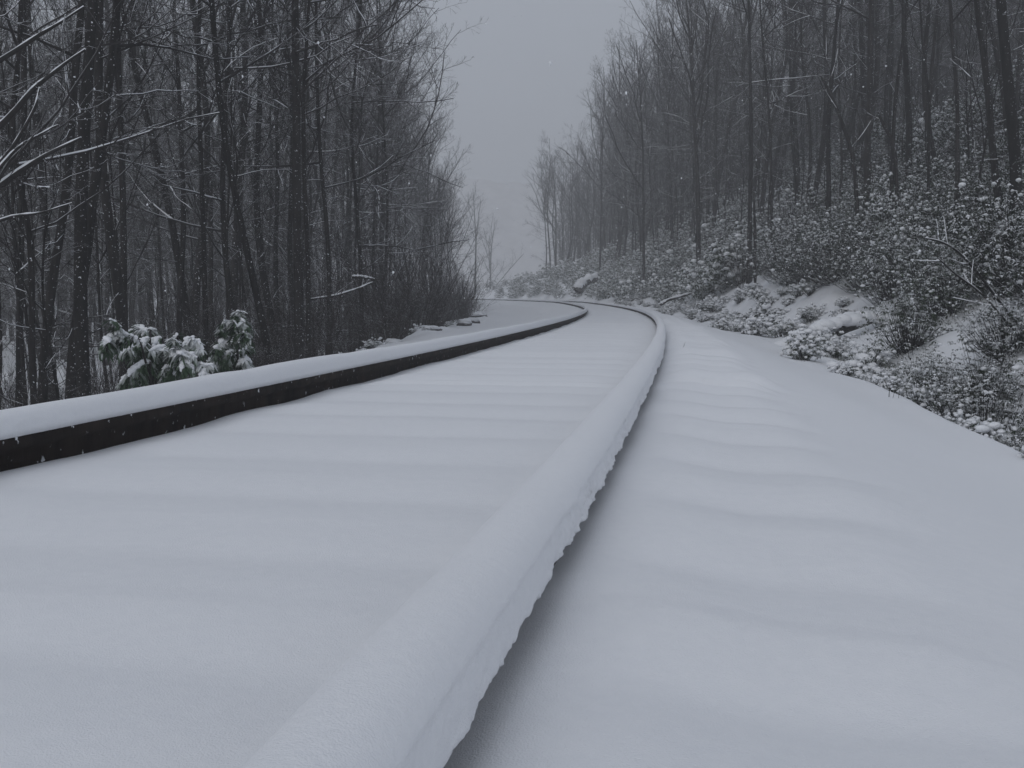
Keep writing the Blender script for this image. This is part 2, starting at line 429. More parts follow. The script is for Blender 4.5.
def pixel_tree(pts, d, diam, H, label, cat='tree', group=None, name='bare_tree', **kw):
    """pts: (u, v) along the trunk from the base up; the base goes down to the ground"""
    P = [at(u, v, d + kw.pop('dd', 0) * 0) for u, v in pts]
    base = P[0].copy(); gz = float(ground_z(base[0], base[1])[0])
    P[0] = np.array([base[0], base[1], gz - .15])
    P = np.array(P)
    if P[1][2] < gz + .4: P = np.concatenate([P[:1], P[2:]]) if len(P) > 2 else P
    need = H - (P[-1][2] - P[0][2])
    if need > .5:
        dv = nrm(P[-1] - P[-2]); q = [P[-1]]
        for j in range(5):
            dv = nrm(dv + np.array([rng.normal(0, .05), rng.normal(0, .07), .12]))
            q.append(q[-1] + dv * need / 5)
        P = np.concatenate([P, np.array(q[1:])])
    loc = P[0].copy()
    k = 16
    L_ = np.concatenate([[0], np.cumsum(np.linalg.norm(np.diff(P, axis=0), axis=1))]); tt = np.linspace(0, L_[-1], k)
    P = np.stack([np.interp(tt, L_, P[:, c]) for c in range(3)], -1) - loc
    P[1:-1, 1] += rng.normal(0, .03, k - 2)
    return make_tree(name, loc, tree_geo(P, diam / 2, rng, **kw), label, cat, group)

# trees one can pick out, each with the line of its own trunk
right_reach = np.array([.30, -.05, .0])
left_reach = np.array([-.25, -.10, .0])
G_STAND = None
pixel_tree([(84, 396), (79, 300), (80, 200), (85, 130), (92, 0)], 11.0, .165, 13, 'thick dark bare tree, the stoutest straight trunk beyond the inner rail', first=.36, nlat=14, bias=right_reach * .3)
pixel_tree([(67, 398), (72, 345), (80, 290), (96, 190), (105, 110), (116, 20)], 11.6, .14, 12, 'bare tree leaning away behind the stoutest trunk and crossing it low down', first=.36, nlat=12)
pixel_tree([(124, 394), (123, 300), (122, 190), (120, 90), (117, 0)], 12.5, .10, 12, 'slim straight bare tree rising out of the snowy evergreen shrub', first=.3)
pixel_tree([(31, 402), (44, 322), (62, 234), (71, 190), (74, 100), (80, 20)], 10.0, .105, 11, 'dark crooked tree whose lower trunk slants up to the stoutest trunk', first=.34, nlat=12)
pixel_tree([(36, 402), (30, 215), (18, 170), (12, 145), (20, 70), (18, 0)], 9.0, .065, 10, 'thin kinked tree at the picture edge among snow-laden limbs', first=.25)
pixel_tree([(276, 368), (262, 320), (240, 225), (224, 140), (217, 73), (211, 0)], 13.0, .10, 13, 'slender tree leaning towards the stoutest trunk, base close to the inner rail', first=.3, nlat=20)
pixel_tree([(299, 366), (299, 290), (296, 220), (297, 110), (295, 0)], 14.0, .145, 14, 'tall straight dark tree with snow specks, paired with a thinner stem', first=.26, nlat=24, bias=right_reach * .5)
pixel_tree([(308, 364), (309, 290), (305, 200), (302, 110), (309, 0)], 14.6, .075, 13, 'thinner stem standing close against the tall straight speckled tree', first=.25, nlat=24, bias=right_reach)
pixel_tree([(330, 360), (330, 290), (326, 220), (318, 130), (316, 20)], 17.0, .085, 13, 'slim bare tree just past the speckled pair, twigs spread over the track', first=.2, nlat=26, bias=right_reach * .8)
pixel_tree([(205, 378), (206, 300), (203, 200), (198, 90), (200, 0)], 15.0, .09, 13, 'bare trunk standing behind the two snowy evergreen shrubs', first=.3)
pixel_tree([(178, 380), (180, 300), (184, 200), (180, 100), (172, 0)], 16.0, .10, 13, 'bare trunk deep behind the larger snowy evergreen shrub', first=.3)
pixel_tree([(15, 405), (20, 330), (22, 240), (26, 120), (24, 0)], 13.0, .10, 13, 'straight dark tree standing at the outer edge of the low woods', first=.3)
pixel_tree([(360, 352), (362, 290), (358, 220), (350, 130), (356, 60)], 20.0, .09, 12, 'bare tree over the brushy verge with wide fine twigs against grey sky', first=.16, nlat=28, bias=right_reach * .8)
pixel_tree([(385, 345), (385, 280), (388, 200), (384, 130)], 25.0, .09, 11, 'last bare tree before the brush, twigs reaching out into the sky gap', first=.16, nlat=28, bias=right_reach * .8)
# leaning limb tree just outside the frame, its limbs come in loaded with snow
def limb_tree():
    d = 8.0
    base = at(-70, 420, d); gz = float(ground_z(base[0], base[1])[0]); loc = np.array([base[0], base[1], gz - .1])
    path = bend_path(9, (-.05, .05), .05, rng, 14)
    gt, gc, gs = tree_geo(path, .10, rng, first=.45)
    limbs = [[(-60, 235), (0, 187), (24, 168), (50, 152), (82, 138)], [(-60, 175), (0, 127), (30, 92), (52, 74), (84, 50)], [(-40, 190), (8, 158), (34, 112), (40, 88)],
             [(-60, 95), (26, 45), (52, 28), (84, 6)], [(-60, 250), (10, 216), (38, 214), (72, 203)], [(-20, 190), (15, 150), (36, 136), (58, 124)]]
    for n, l in enumerate(limbs):
        P = np.array([at(u, v, d + .08 * math.sin(j + n)) for j, (u, v) in enumerate(l)]) - loc
        t = np.linspace(0, 1, len(P)); tt = np.linspace(0, 1, 14)
        P = np.stack([np.interp(tt, t, P[:, c]) for c in range(3)], -1) + rng.normal(0, .006, (14, 3))
        for _ in range(2): P[1:-1] = (P[:-2] + 2 * P[1:-1] + P[2:]) / 4
        w = [.033, .031, .022, .024, .017, .017][n]
        R = np.linspace(w, w * .28, 14)
        tubes(gc, P[None], R[None], 7)
        a_, b_ = spawn(P[None], R[None], 4, .25, 1, 38, 10, .14, 6, .03, .01, .07, rng)
        tubes(gc, a_, b_, 4)
        c_, e_ = spawn(a_, b_, 4, .2, 1, 40, 12, .45, 4, .03, .008, .12, rng); tubes(gc, c_, e_, 3)
        add_branch_snow(gs, P[None], R[None], rng, .75, .75)
    make_tree('bare_tree', loc, (gt, gc, gs), 'tree at the picture edge whose heavy slanting limbs carry thick snow')
limb_tree()

# right bank
pixel_tree([(1019, 264), (1016, 160), (1008, 88), (1003, 0)], 16.0, .20, 14, 'stout dark tree, thickest trunk on the shrubby bank, at the picture edge', first=.4, nlat=12)
pixel_tree([(1005, 256), (995, 160), (988, 90), (978, 20)], 17.0, .13, 13, 'leaning dark tree beside the thickest trunk on the bank', first=.4, nlat=12)
pixel_tree([(868, 170), (868, 140), (870, 80), (871, 0)], 24.0, .19, 14, 'straight sturdy trunk above the shrubs with a snowy snag crossing near it', first=.4, nlat=12)
pixel_tree([(893, 170), (893, 131), (899, 70), (907, 0)], 22.0, .10, 12, 'slim trunk slanting slightly outward beside the straight sturdy trunk', first=.4)
pixel_tree([(930, 180), (930, 110), (924, 60), (920, 0)], 22.0, .075, 12, 'thin bare tree rising from the snow-crusted laurel clump', first=.4)
pixel_tree([(958, 200), (958, 110), (953, 44), (949, 0)], 19.0, .095, 12, 'bare tree halfway between the laurel clump and the leaning dark tree', first=.35)
pixel_tree([(700, 215), (698, 186), (694, 120), (693, 93), (690, 40)], 42.0, .24, 14, 'forked tree on the bank whose limbs fan upward in a wide vee', first=.2, nlimb=14, nlat=10, limb_ang=27)
pixel_tree([(751, 190), (751, 120), (750, 60), (749, 0)], 32.0, .16, 14, 'straight trunk on the bank next after the fan-shaped forked tree', first=.35)
pixel_tree([(830, 185), (828, 120), (833, 60), (838, 0)], 27.0, .15, 14, 'twin-limbed trunk beside the snowy leaning snag', first=.3)
pixel_tree([(775, 190), (770, 120), (764, 60), (760, 10)], 30.0, .10, 13, 'thin slanting tree on the shrubby bank behind the lone dead stem', first=.35)
pixel_tree([(645, 215), (643, 150), (640, 90), (636, 40)], 55.0, .18, 13, 'outermost tall tree of the bank with twigs edging the sky gap', first=.2, nlat=26, bias=left_reach)
pixel_tree([(600, 240), (602, 170), (604, 110)], 84.0, .2, 14.5, 'misty tree on the bank, narrow crown, next beyond the outermost tall tree', first=.2, nlat=22, bias=left_reach * .5)
pixel_tree([(556, 262), (556, 210), (553, 165)], 122.0, .28, 15.5, 'pale misty tree at the end of the bank with boughs hanging over the cut', first=.12, nlat=24, nlimb=10, bias=left_reach * 1.4)
pixel_tree([(489, 292), (491, 250), (495, 222)], 185.0, .55, 17., 'faint fogged tree standing alone where the track vanishes', first=.2, nlat=22, nlimb=10)
pixel_tree([(475, 290), (476, 240), (474, 205)], 140.0, .3, 14.5, 'fogged slim tree just before the faint lone tree', first=.18, nlat=22)

# stands of look-alike trees
PROTO = []
for j in range(9):
    H = rng.uniform(11.5, 15.5)
    PROTO.append(tree_geo(bend_path(H, rng.normal(0, .05, 2), .19, rng), rng.uniform(.05, .10), rng, first=rng.uniform(.14, .36), nlimb=int(rng.integers(5, 10)), nlat=int(rng.integers(16, 26))))
EDGE = []
for j in range(5):
    H = rng.uniform(9, 12.5)
    EDGE.append(tree_geo(bend_path(H, (.03 + rng.normal(0, .02), rng.normal(0, .03)), .10, rng), rng.uniform(.035, .06), rng, first=rng.uniform(.06, .16), nlimb=8, nlat=30, bias=np.array([.26, 0, 0])))
SAP = []
for j in range(4):
    H = rng.uniform(4.5, 7.5)
    SAP.append(tree_geo(bend_path(H, rng.normal(0, .05, 2), .07, rng), rng.uniform(.018, .032), rng, first=.1, nlimb=6, nlat=18, dens=.7, sides=6))

roots = {}
def stand(kind, protos, j, loc, rz, sc, label, group):
    key = (kind, j)
    if key not in roots:
        roots[key] = make_tree(kind, loc, protos[j], label, 'sapling' if kind == 'bare_sapling' else 'tree', group, rz, sc)
    else:
        copy_thing(roots[key], loc, rz, sc, label, group)

def scatter(n, fs, fo, mind, rng, tries=6000, ok=None):
    pts = []
    for _ in range(tries):
        if len(pts) >= n: break
        s = fs(); o = fo(s); x, y = so_xy(s, o)
        x, y = float(x), float(y)
        if y < 4 or abs(x) > y * .56 + 1.5: continue
        if ok is not None and not ok(x, y): continue
        if all((x - a) ** 2 + (y - b) ** 2 > (mind * (1 + .006 * y)) ** 2 for a, b, _, _ in pts): pts.append((x, y, s, o))
    return pts

edge_l = lambda s: -np.interp(s, [0, 10, 20, 45, 60, 85, 110], [4.6, 5.0, 6.7, 8.7, 8.5, 6.0, 5.0])
edge_r = lambda s: np.interp(s, [0, 15, 25, 35, 60, 75, 90, 110, 130], [9.5, 8.5, 8., 7.2, 6.6, 7.4, 10.5, 17., 25.])
LW = 'bare hardwood in the thick of the low woods beyond the inner rail'
GW = 'hardwoods crowding the low woods'
for x, y, s, o in scatter(108, lambda: 6 + 70 * rng.uniform() ** 1.15, lambda s: edge_l(s) - .6 - 22 * rng.uniform() ** 1.2, .95, rng, ok=lambda x, y: y > 12.5):
    stand('bare_tree', PROTO, int(rng.integers(9)), (x, y, float(height(s, o)) - .12), rng.uniform(0, 6.28), rng.uniform(.8, 1.12), LW, GW)
for x, y, s, o in scatter(62, lambda: 15 + 105 * rng.uniform(), lambda s: edge_l(s) + rng.uniform(-1.5, .6), 1.0, rng):
    th = float(tr(s)[3])
    stand('bare_tree', EDGE, int(rng.integers(5)), (x, y, float(height(s, o)) - .12), -th + rng.normal(0, .5), rng.uniform(.75, 1.0) * float(np.interp(s, [40, 65], [1, .78])), 'low-branched bare tree on the edge of the low woods, twigs spread towards the track', 'edge trees of the low woods')
for x, y, s, o in scatter(90, lambda: 6 + 40 * rng.uniform(), lambda s: edge_l(s) + rng.uniform(-9, .6), .8, rng):
    stand('bare_sapling', SAP, int(rng.integers(4)), (x, y, float(height(s, o)) - .08), rng.uniform(0, 6.28), rng.uniform(.7, 1.2), 'thin bare sapling growing between the trunks of the low woods', 'saplings in the low woods')
beyond = lambda x, y: x > 3.2 + .012 * max(y - 60, 0)
RW = 'bare hardwood in the woods on top of the shrubby bank'
for x, y, s, o in scatter(108, lambda: 12 + 78 * rng.uniform() ** 1.1, lambda s: edge_r(s) - .8 + 22 * rng.uniform() ** 1.4, 1.05, rng, ok=beyond):
    stand('bare_tree', PROTO, int(rng.integers(9)), (x, y, float(height(s, o)) - .12), rng.uniform(0, 6.28), rng.uniform(.8, 1.12), RW, 'hardwoods on top of the bank')
for x, y, s, o in scatter(52, lambda: 34 + 92 * rng.uniform(), lambda s: edge_r(s) + rng.uniform(-1.2, 2.), .95, rng, ok=beyond):
    th = float(tr(s)[3])
    stand('bare_tree', EDGE, int(rng.integers(5)), (x, y, float(height(s, o)) - .12), math.pi - th + rng.normal(0, .5), rng.uniform(.95, 1.3), 'low-branched bare tree on the brow of the bank, twigs spread over the cut', 'edge trees on the brow of the bank')
for x, y, s, o in scatter(90, lambda: 14 + 62 * rng.uniform(), lambda s: edge_r(s) + rng.uniform(-2, 10), .8, rng):
    stand('bare_sapling', SAP, int(rng.integers(4)), (x, y, float(height(s, o)) - .08), rng.uniform(0, 6.28), rng.uniform(.7, 1.15), 'thin bare sapling growing above the evergreen shrubs of the bank', 'saplings on the bank')

# far woods that read as one mass on either side and across the end of the cut
def far_woods(pts, name):
    global RMIN
    low = []; RMIN = .008
    for j in range(4):
        gt, gc, gs = tree_geo(bend_path(12.5, rng.normal(0, .03, 2), .14, rng), .09, rng, first=.08, nlimb=7, nlat=18, dens=.75, sides=5, detail=3)
        g_ = Geo()
        for q in (gt, gc): g_.add(*q.arrays())
        low.append(g_.arrays())
    RMIN = .0032
    g = Geo()
    for x, y, z in pts:
        V, F = low[int(rng.integers(4))]
        a = rng.uniform(0, 6.28); sc = rng.uniform(.75, 1.15)
        c, s_ = math.cos(a) * sc, math.sin(a) * sc
        W = np.stack([V[:, 0] * c - V[:, 1] * s_ + x, V[:, 0] * s_ + V[:, 1] * c + y, V[:, 2] * sc + z], -1)
        g.add(W, F)
    return tag(mesh_obj(name, g, M_TWIG), kind='stuff')

pts = []
for x, y, s, o in scatter(300, lambda: 12 + 100 * rng.uniform(), lambda s: edge_l(s) - 10 - 32 * rng.uniform(), .8, rng): pts.append((x, y, float(height(s, o)) - .2))
far_woods(pts, 'woods')
pts = []
for x, y, s, o in scatter(560, lambda: 46 + 70 * rng.uniform(), lambda s: edge_r(s) + (1.8 if s > 60 else 9) + 24 * rng.uniform() ** 1.3, .75, rng, 14000, ok=beyond): pts.append((x, y, float(height(s, o)) - .2))
far_woods(pts, 'woods')

pts = []
for x, y, s, o in scatter(230, lambda: 100 + 70 * rng.uniform(), lambda s: edge_r(s) + 38 * rng.uniform(), .9, rng, 9000, ok=lambda x, y: x > .045 * y): pts.append((x, y, float(height(s, o)) - .2))
far_woods(pts, 'woods')

# ------------------------------------------------------------------ evergreen shrubs on the bank
def leaf_quads(geo, Cn, D, U, Ln, W):
    """two-segment drooping leaf: centre end Cn, direction D, side U"""
    n = len(Cn)
    down = np.array([0, 0, -1.])
    p0 = Cn; p1 = Cn + D * Ln[:, None] * .5; p2 = Cn + D * Ln[:, None] * .95 + down * (Ln * .22)[:, None]
    w = W[:, None]
    V = np.stack([p0 - U * w * .25, p0 + U * w * .25, p1 - U * w * .5, p1 + U * w * .5, p2 - U * w * .16, p2 + U * w * .16], 1)
    I = np.arange(n * 6).reshape(n, 6)
    F = np.concatenate([I[:, [0, 1, 3, 2]], I[:, [2, 3, 5, 4]]])
    geo.add(V, F)

def shrub_geo(rng, rx, h, nros, snowp=.55, leaf=.105, big=1.):
    gs, gf, gw = Geo(), Geo(), Geo()
    u = rng.uniform(0, 1, nros); ph = rng.uniform(0, 6.28, nros)
    el = np.arcsin(u ** .75)
    lob = 1 + .28 * np.sin(ph * 3 + rng.uniform(0, 6)) + .15 * np.sin(ph * 7 + el * 5) + rng.normal(0, .10, nros)
    dep = rng.uniform(.62, 1.05, nros) * lob
    Cn = np.stack([np.cos(el) * np.cos(ph) * rx * dep, np.cos(el) * np.sin(ph) * rx * dep, .06 + h * np.sin(el) * dep], -1)
    base = np.stack([rng.normal(0, .08, nros) * rx, rng.normal(0, .08, nros) * rx, np.full(nros, -.1)], -1)
    mid = base * .45 + Cn * .55 + np.stack([0 * u, 0 * u, -.12 * h + 0 * u], -1)
    ks = rng.uniform(0, 1, nros) < .35
    tubes(gs, np.stack([base, mid, Cn], 1)[ks], np.array([[.007, .005, .002]]) * np.ones((int(ks.sum()), 1)), 3)
    nl = 7
    a = (np.arange(nl)[None] + rng.uniform(0, 1, (nros, 1))) * 2 * math.pi / nl + rng.normal(0, .2, (nros, nl))
    dr = rng.uniform(-.75, .25, (nros, nl))
    D = nrm(np.stack([np.cos(a), np.sin(a), dr], -1)).reshape(-1, 3)
    U = np.stack([-np.sin(a), np.cos(a), rng.normal(0, .25, (nros, nl))], -1).reshape(-1, 3); U = nrm(U)
    Ln = (leaf * rng.uniform(.7, 1.25, nros * nl)); W = Ln * rng.uniform(.28, .42, nros * nl)
    leaf_quads(gf, np.repeat(Cn, nl, 0) + D * .008, D, U, Ln, W)
    q = (rng.uniform(0, 1, nros) < snowp * (.45 + .75 * np.sin(el)))
    n = int(q.sum())
    r = rng.lognormal(math.log(.0255 * big), .38, n)
    nb = int(nros * .018 * snowp)
    if nb:
        kb = rng.choice(np.nonzero(el > .5)[0], nb); rb = rng.uniform(.035, .065, nb) * big
        blobs(gw, Cn[kb] + np.stack([0 * rb, 0 * rb, rb * .2], -1), np.stack([rb * rng.uniform(.9, 1.5, nb), rb * rng.uniform(.9, 1.5, nb), rb * .5], -1), rng, 9, 5, .12)
    blobs(gw, Cn[q] + np.stack([0 * r, 0 * r, r * .45], -1), np.stack([r * rng.uniform(.9, 1.5, n), r * rng.uniform(.9, 1.5, n), r * .78], -1), rng, 7, 4)
    return gs, gf, gw

def make_shrub(name, loc, geos, label, group, rz=0., sc=1., cat='shrub'):
    t = empty(name, loc, label, cat, group, rz, sc)
    mesh_obj('stems', geos[0], M_TWIG, t); mesh_obj('foliage', geos[1], M_LEAF, t, smooth=False)
    if geos[2].V: mesh_obj('snow_cover', geos[2], M_LUMP, t)
    return t

SHR = [shrub_geo(rng, rng.uniform(.6, .95), rng.uniform(.8, 1.3), int(rng.integers(620, 820)), [.12, .2, .3, .55, .75, .85, .6][_q], .056, rng.uniform(.6, .9)) for _q in range(7)]
LOWS = [shrub_geo(rng, rng.uniform(.22, .40), rng.uniform(.16, .30), 150, .9, .05, .9) for _ in range(4)]
sroot = {}
def place_shrub(kind, protos, j, loc, rz, sc, label, group):
    if (kind, j) not in sroot: sroot[(kind, j)] = make_shrub(kind, loc, protos[j], label, group, rz, sc)
    else: copy_thing(sroot[(kind, j)], loc, rz, sc, label, group)

ob = lambda s: float(np.interp(s, [0, 10, 14, 20, 30, 60], [3.0, 3.0, 3.4, 3.7, 3.5, 3.3]) + np.interp(s, [65, 90, 125], [0, 2.1, 9]))
clear = lambda x, y: not (11.3 < y < 14.0 and 5.2 < x < 6.5) and not (14.5 < y < 17.6 and 4.0 < x < 6.3) and not (15 < y < 24 and x / y > .44 and rng.uniform() < .3)
n_sh = scatter(290, lambda: 4.5 + 60 * rng.uniform() ** 1.1, lambda s: ob(s) + (.1 if s < 12 else .5 if s < 18 else .95) + 9.5 * rng.uniform() ** 1.25, .66, rng, 20000, clear)
for x, y, s, o in n_sh:
    d_up = o - ob(s)
    pj = int(rng.integers(0, 3)) if (x / y > .33 and rng.uniform() < .85) else int(rng.integers(1, 7))
    place_shrub('evergreen_shrub', SHR, pj, (x, y, float(height(s, o)) - .06), rng.uniform(0, 6.28), rng.uniform(.75, 1.1) * (1 + .03 * min(d_up, 6)) * (.75 if d_up < .9 else 1) * (.72 if s < 12 else 1),
                'snow-dusted broadleaf evergreen shrub in the thicket covering the bank', 'evergreen shrubs covering the bank')
for x, y, s, o in scatter(130, lambda: 4 + 56 * rng.uniform() ** .9, lambda s: 2.45 + rng.uniform(0, 1.) * (ob(s) - 2.05 + (.5 if s > 18 else 0)), .36, rng, 12000, lambda x, y: not (13.8 < y < 18 and 4.0 < x < 6.3 and rng.uniform() < .85)):
    place_shrub('low_shrub', LOWS, int(rng.integers(4)), (x, y, float(height(s, o)) - .03), rng.uniform(0, 6.28), rng.uniform(.5, 1.1) * (.5 if s < 8 else .7 if s < 11 else 1), 'small snow-buried evergreen clump at the foot of the bank', 'small clumps at the foot of the bank')

# farther thicket that reads as one mass
def thicket(pts, name):
    g1 = Geo()
    protos = []
    for _ in range(4):
        a, b_, c = shrub_geo(rng, .8, 1.1, 110, .75, .15, 1.6)
        protos.append((b_.arrays(), c.arrays()))
    g2 = Geo()
    for x, y, z, sc in pts:
        (V, F), (V2, F2) = protos[int(rng.integers(4))]
        for G_, V_, F_ in ((g1, V, F), (g2, V2, F2)):
            G_.add(V_ * sc + np.array([x, y, z]), F_)
    root = mesh_obj(name, g1, M_LEAF, smooth=False); tag(root, kind='stuff')
    tag(mesh_obj('snow_cover', g2, M_LUMP, root), kind='stuff')
pts = []
for x, y, s, o in scatter(330, lambda: 34 + 86 * rng.uniform(), lambda s: ob(s) + 11 * rng.uniform() ** 1.2, .75, rng, 14000): pts.append((x, y, float(height(s, o)) - .05, rng.uniform(.7, 1.35)))
for x, y, s, o in scatter(60, lambda: 70 + 70 * rng.uniform(), lambda s: -6 - 6 * rng.uniform(), .9, rng, 5000): pts.append((x, y, float(height(s, o)) - .05, rng.uniform(.6, 1.1)))
thicket(pts, 'undergrowth')

# ------------------------------------------------------------------ bare brush along the inner verge
def brush_geo(rng, h, nst):
    a = rng.uniform(0, 6.28, nst); tilt = rng.uniform(.05, .42, nst)
    base = np.stack([np.cos(a) * .12, np.sin(a) * .12, np.full(nst, -.1)], -1) * rng.uniform(.3, 1.6, (nst, 1)) * np.array([1, 1, .6])
    P = [base]; d = nrm(np.stack([np.cos(a) * tilt, np.sin(a) * tilt, np.ones(nst)], -1)); Ln = h * rng.uniform(.55, 1.1, nst)
    for j in range(7):
        d = nrm(d + rng.normal(0, .07, (nst, 3)) + np.stack([np.cos(a), np.sin(a), 0 * a], -1) * .02)
        P.append(P[-1] + d * Ln[:, None] / 7)
    P = np.stack(P, 1); R = rng.uniform(.006, .013, (nst, 1)) * np.linspace(1, .3, 8)[None]
    gs, gc = Geo(), Geo()
    tubes(gs, P, R, 5)
    B, r = spawn(P, R, 11, .2, 1., 38, 12, .28, 5, .08, .006, .12, rng); tubes(gc, B, r, 3)
    B2, r2 = spawn(B, r, 5, .15, 1., 36, 12, .45, 3, .06, .006, .12, rng); tubes(gc, B2, r2, 3)
    return gs, gc
BR = [brush_geo(rng, rng.uniform(2.0, 3.2), int(rng.integers(12, 20))) for _ in range(5)]
broot = {}
for x, y, s, o in scatter(120, lambda: 7 + 62 * rng.uniform() ** 1.1, lambda s: -float(np.interp(s, [0, 12, 20, 28, 60, 90], [3.9, 3.9, 4.2, 4.9, 6.6, 6.3])) - 4.2 * rng.uniform() ** 1.3, .5, rng, 8000):
    j = int(rng.integers(5)); loc = (x, y, float(height(s, o)) - .05); sc = rng.uniform(.55, 1.15) * float(np.interp(s, [12, 22], [.5, 1])); rz = rng.uniform(0, 6.28)
    lab, gp = 'leafless twiggy bush on the verge beyond the inner rail', 'twiggy bushes along the inner verge'
    if j not in broot:
        t = empty('twiggy_bush', loc, lab, 'bush', gp, rz, sc); mesh_obj('stems', BR[j][0], M_BRUSH, t); mesh_obj('twigs', BR[j][1], M_BRUSH, t); broot[j] = t
    else: copy_thing(broot[j], loc, rz, sc, lab, gp)
for x, y, s, o in scatter(34, lambda: 5 + 11 * rng.uniform(), lambda s: -4.2 - 6.5 * rng.uniform(), .6, rng, 8000, lambda x, y: y > 8 and not (-4.2 < x < -1.6 and y < 10.8)):
    copy_thing(broot[int(rng.integers(5))], (x, y, float(height(s, o)) - .05), rng.uniform(0, 6.28), rng.uniform(.3, .6), 'low leafless bush on the snowy floor of the low woods', 'low bushes on the floor of the low woods')
for x, y, s, o in scatter(56, lambda: 22 + 44 * rng.uniform(), lambda s: ob(s) + .6 + 7 * rng.uniform(), .9, rng, 8000, clear):
    copy_thing(broot[int(rng.integers(5))], (x, y, float(height(s, o)) + .1), rng.uniform(0, 6.28), rng.uniform(.45, .8), 'leafless twiggy bush rising among the evergreen shrubs of the bank', 'twiggy bushes on the bank')
for x, y, s, o in scatter(22, lambda: 8 + 34 * rng.uniform(), lambda s: -float(np.interp(s, [0, 10, 20, 28, 60], [3.2, 3.3, 3.9, 4.3, 4.9])) - 1.6 * rng.uniform() ** 1.5, .4, rng, 8000):
    place_shrub('low_shrub', LOWS, int(rng.integers(4)), (x, y, float(height(s, o)) - .03), rng.uniform(0, 6.28), rng.uniform(.3, .65), 'small snow-buried clump on the verge below the low woods', 'small clumps on the inner verge')

# ------------------------------------------------------------------ the two snow-laden evergreens behind the inner rail
def frond_shrub(pix, d, label, lead=None):
    base = at(pix[0], 400, d); gz = float(ground_z(base[0], base[1])[0]); loc = np.array([base[0], base[1], gz])
    gst, gf, gw = Geo(), Geo(), Geo()
    for (u, v, u2, v2, size) in pix[1]:
        dz = rng.uniform(-.45, .35)
        A = at(u, v, d + dz) - loc; B = at(u2, v2, d + dz + rng.uniform(-.25, .1)) - loc
        root = np.array([rng.normal(0, .05), rng.normal(0, .05), -.05])
        st = np.stack([root, root * .4 + A * .6 + np.array([0, 0, .0]), A])
        tubes(gst, st[None], np.array([[.016, .011, .008]]), 5)
        k = 9; t = np.linspace(0, 1, k)[:, None]
        P = A * (1 - t) + B * t + np.array([0, 0, 1.]) * (.35 * np.linalg.norm(B - A) * (t * (1 - t)) * 1.6)
        tubes(gst, P[None], np.linspace(.008, .003, k)[None], 4)
        # side sprays
        Q, r = spawn(P[None], np.full((1, k), .004), 12, .1, 1, 48, 14, .5, 5, -.16, .003, .08, rng, None, .45)
        tubes(gst, Q, r, 3)
        Q = np.concatenate([Q, np.stack([np.interp(np.linspace(0, 1, 5), np.linspace(0, 1, k), P[:, c]) for c in range(3)], -1)[None]])
        for jj in range(1, 5):
            for kx in range(5):
                c = Q[:, jj] * (kx / 5) + Q[:, jj - 1] * (1 - kx / 5); T = nrm(Q[:, jj] - Q[:, jj - 1])
                for sg in (-1, 1):
                    Sd = nrm(np.cross(T, [0, 0, 1.])) * sg
                    D = nrm(T * .5 + Sd * rng.uniform(.6, 1.1, (len(T), 1)) + np.array([0, 0, -.55]) + rng.normal(0, .25, T.shape))
                    leaf_quads(gf, c, D, nrm(np.cross(D, [0, 0, 1.]) + rng.normal(0, .2, T.shape)), rng.uniform(.06, .10, len(T)), rng.uniform(.018, .028, len(T)))
        # snow lying along the spray tops
        m = rng.uniform(0, 1, len(Q)) < .8; m[-1] = True
        for W_ in Q[m]:
            kk = 9; tt = np.linspace(0, 1, kk)
            w = np.stack([np.interp(tt, np.linspace(0, 1, 5), W_[:, c]) for c in range(3)], -1)
            rad = .72 * size * np.clip(rng.normal(1, .25, kk), .5, 1.5) * (.5 + .5 * np.sin(math.pi * (tt * .8 + .2)))
            w[:, 2] += rad * .3
            blobs(gw, w[1:], np.stack([rad * 1.05, rad * 1.05, rad * .7], -1)[1:], rng, 8, 5, .10)
    t = empty('evergreen_sapling', loc, label, 'shrub', 'snow-laden evergreen saplings by the inner rail')
    for k_, (nm, g_, m_) in enumerate((('stems', gst, M_TWIG), ('foliage', gf, M_SPRAY), ('snow_cover', gw, M_LUMP))):
        o = mesh_obj(nm, g_, m_, t, smooth=(nm != 'foliage'))
frond_shrub((160, [(140, 340, 103, 340, .030), (150, 338, 126, 352, .030), (162, 338, 138, 352, .034), (165, 345, 152, 366, .032), (150, 362, 127, 378, .036), (170, 352, 186, 362, .030), (160, 360, 150, 376, .034), (176, 366, 168, 378, .030),
                    (183, 345, 200, 350, .036), (186, 350, 196, 362, .034), (178, 336, 172, 345, .016), (140, 372, 128, 384, .026), (190, 366, 205, 372, .032), (150, 330, 134, 334, .022)]), 8.6,
            'larger snow-laden evergreen sapling with drooping sprays just behind the inner rail')
frond_shrub((232, [(232, 322, 222, 328, .024), (236, 315, 243, 322, .018), (230, 338, 218, 350, .032), (240, 340, 248, 348, .026), (232, 350, 224, 364, .032), (238, 352, 247, 364, .028), (222, 355, 212, 368, .026), (236, 328, 246, 336, .022), (226, 336, 230, 352, .026), (238, 362, 250, 368, .024)]), 9.6,
            'smaller upright snow-laden evergreen sapling next to the larger one')

# ------------------------------------------------------------------ single things on the bank and verge
def gp(u, v, d, lift=0.):
    p = at(u, v, d); p[2] = float(ground_z(p[0], p[1])[0]) + lift
    return p

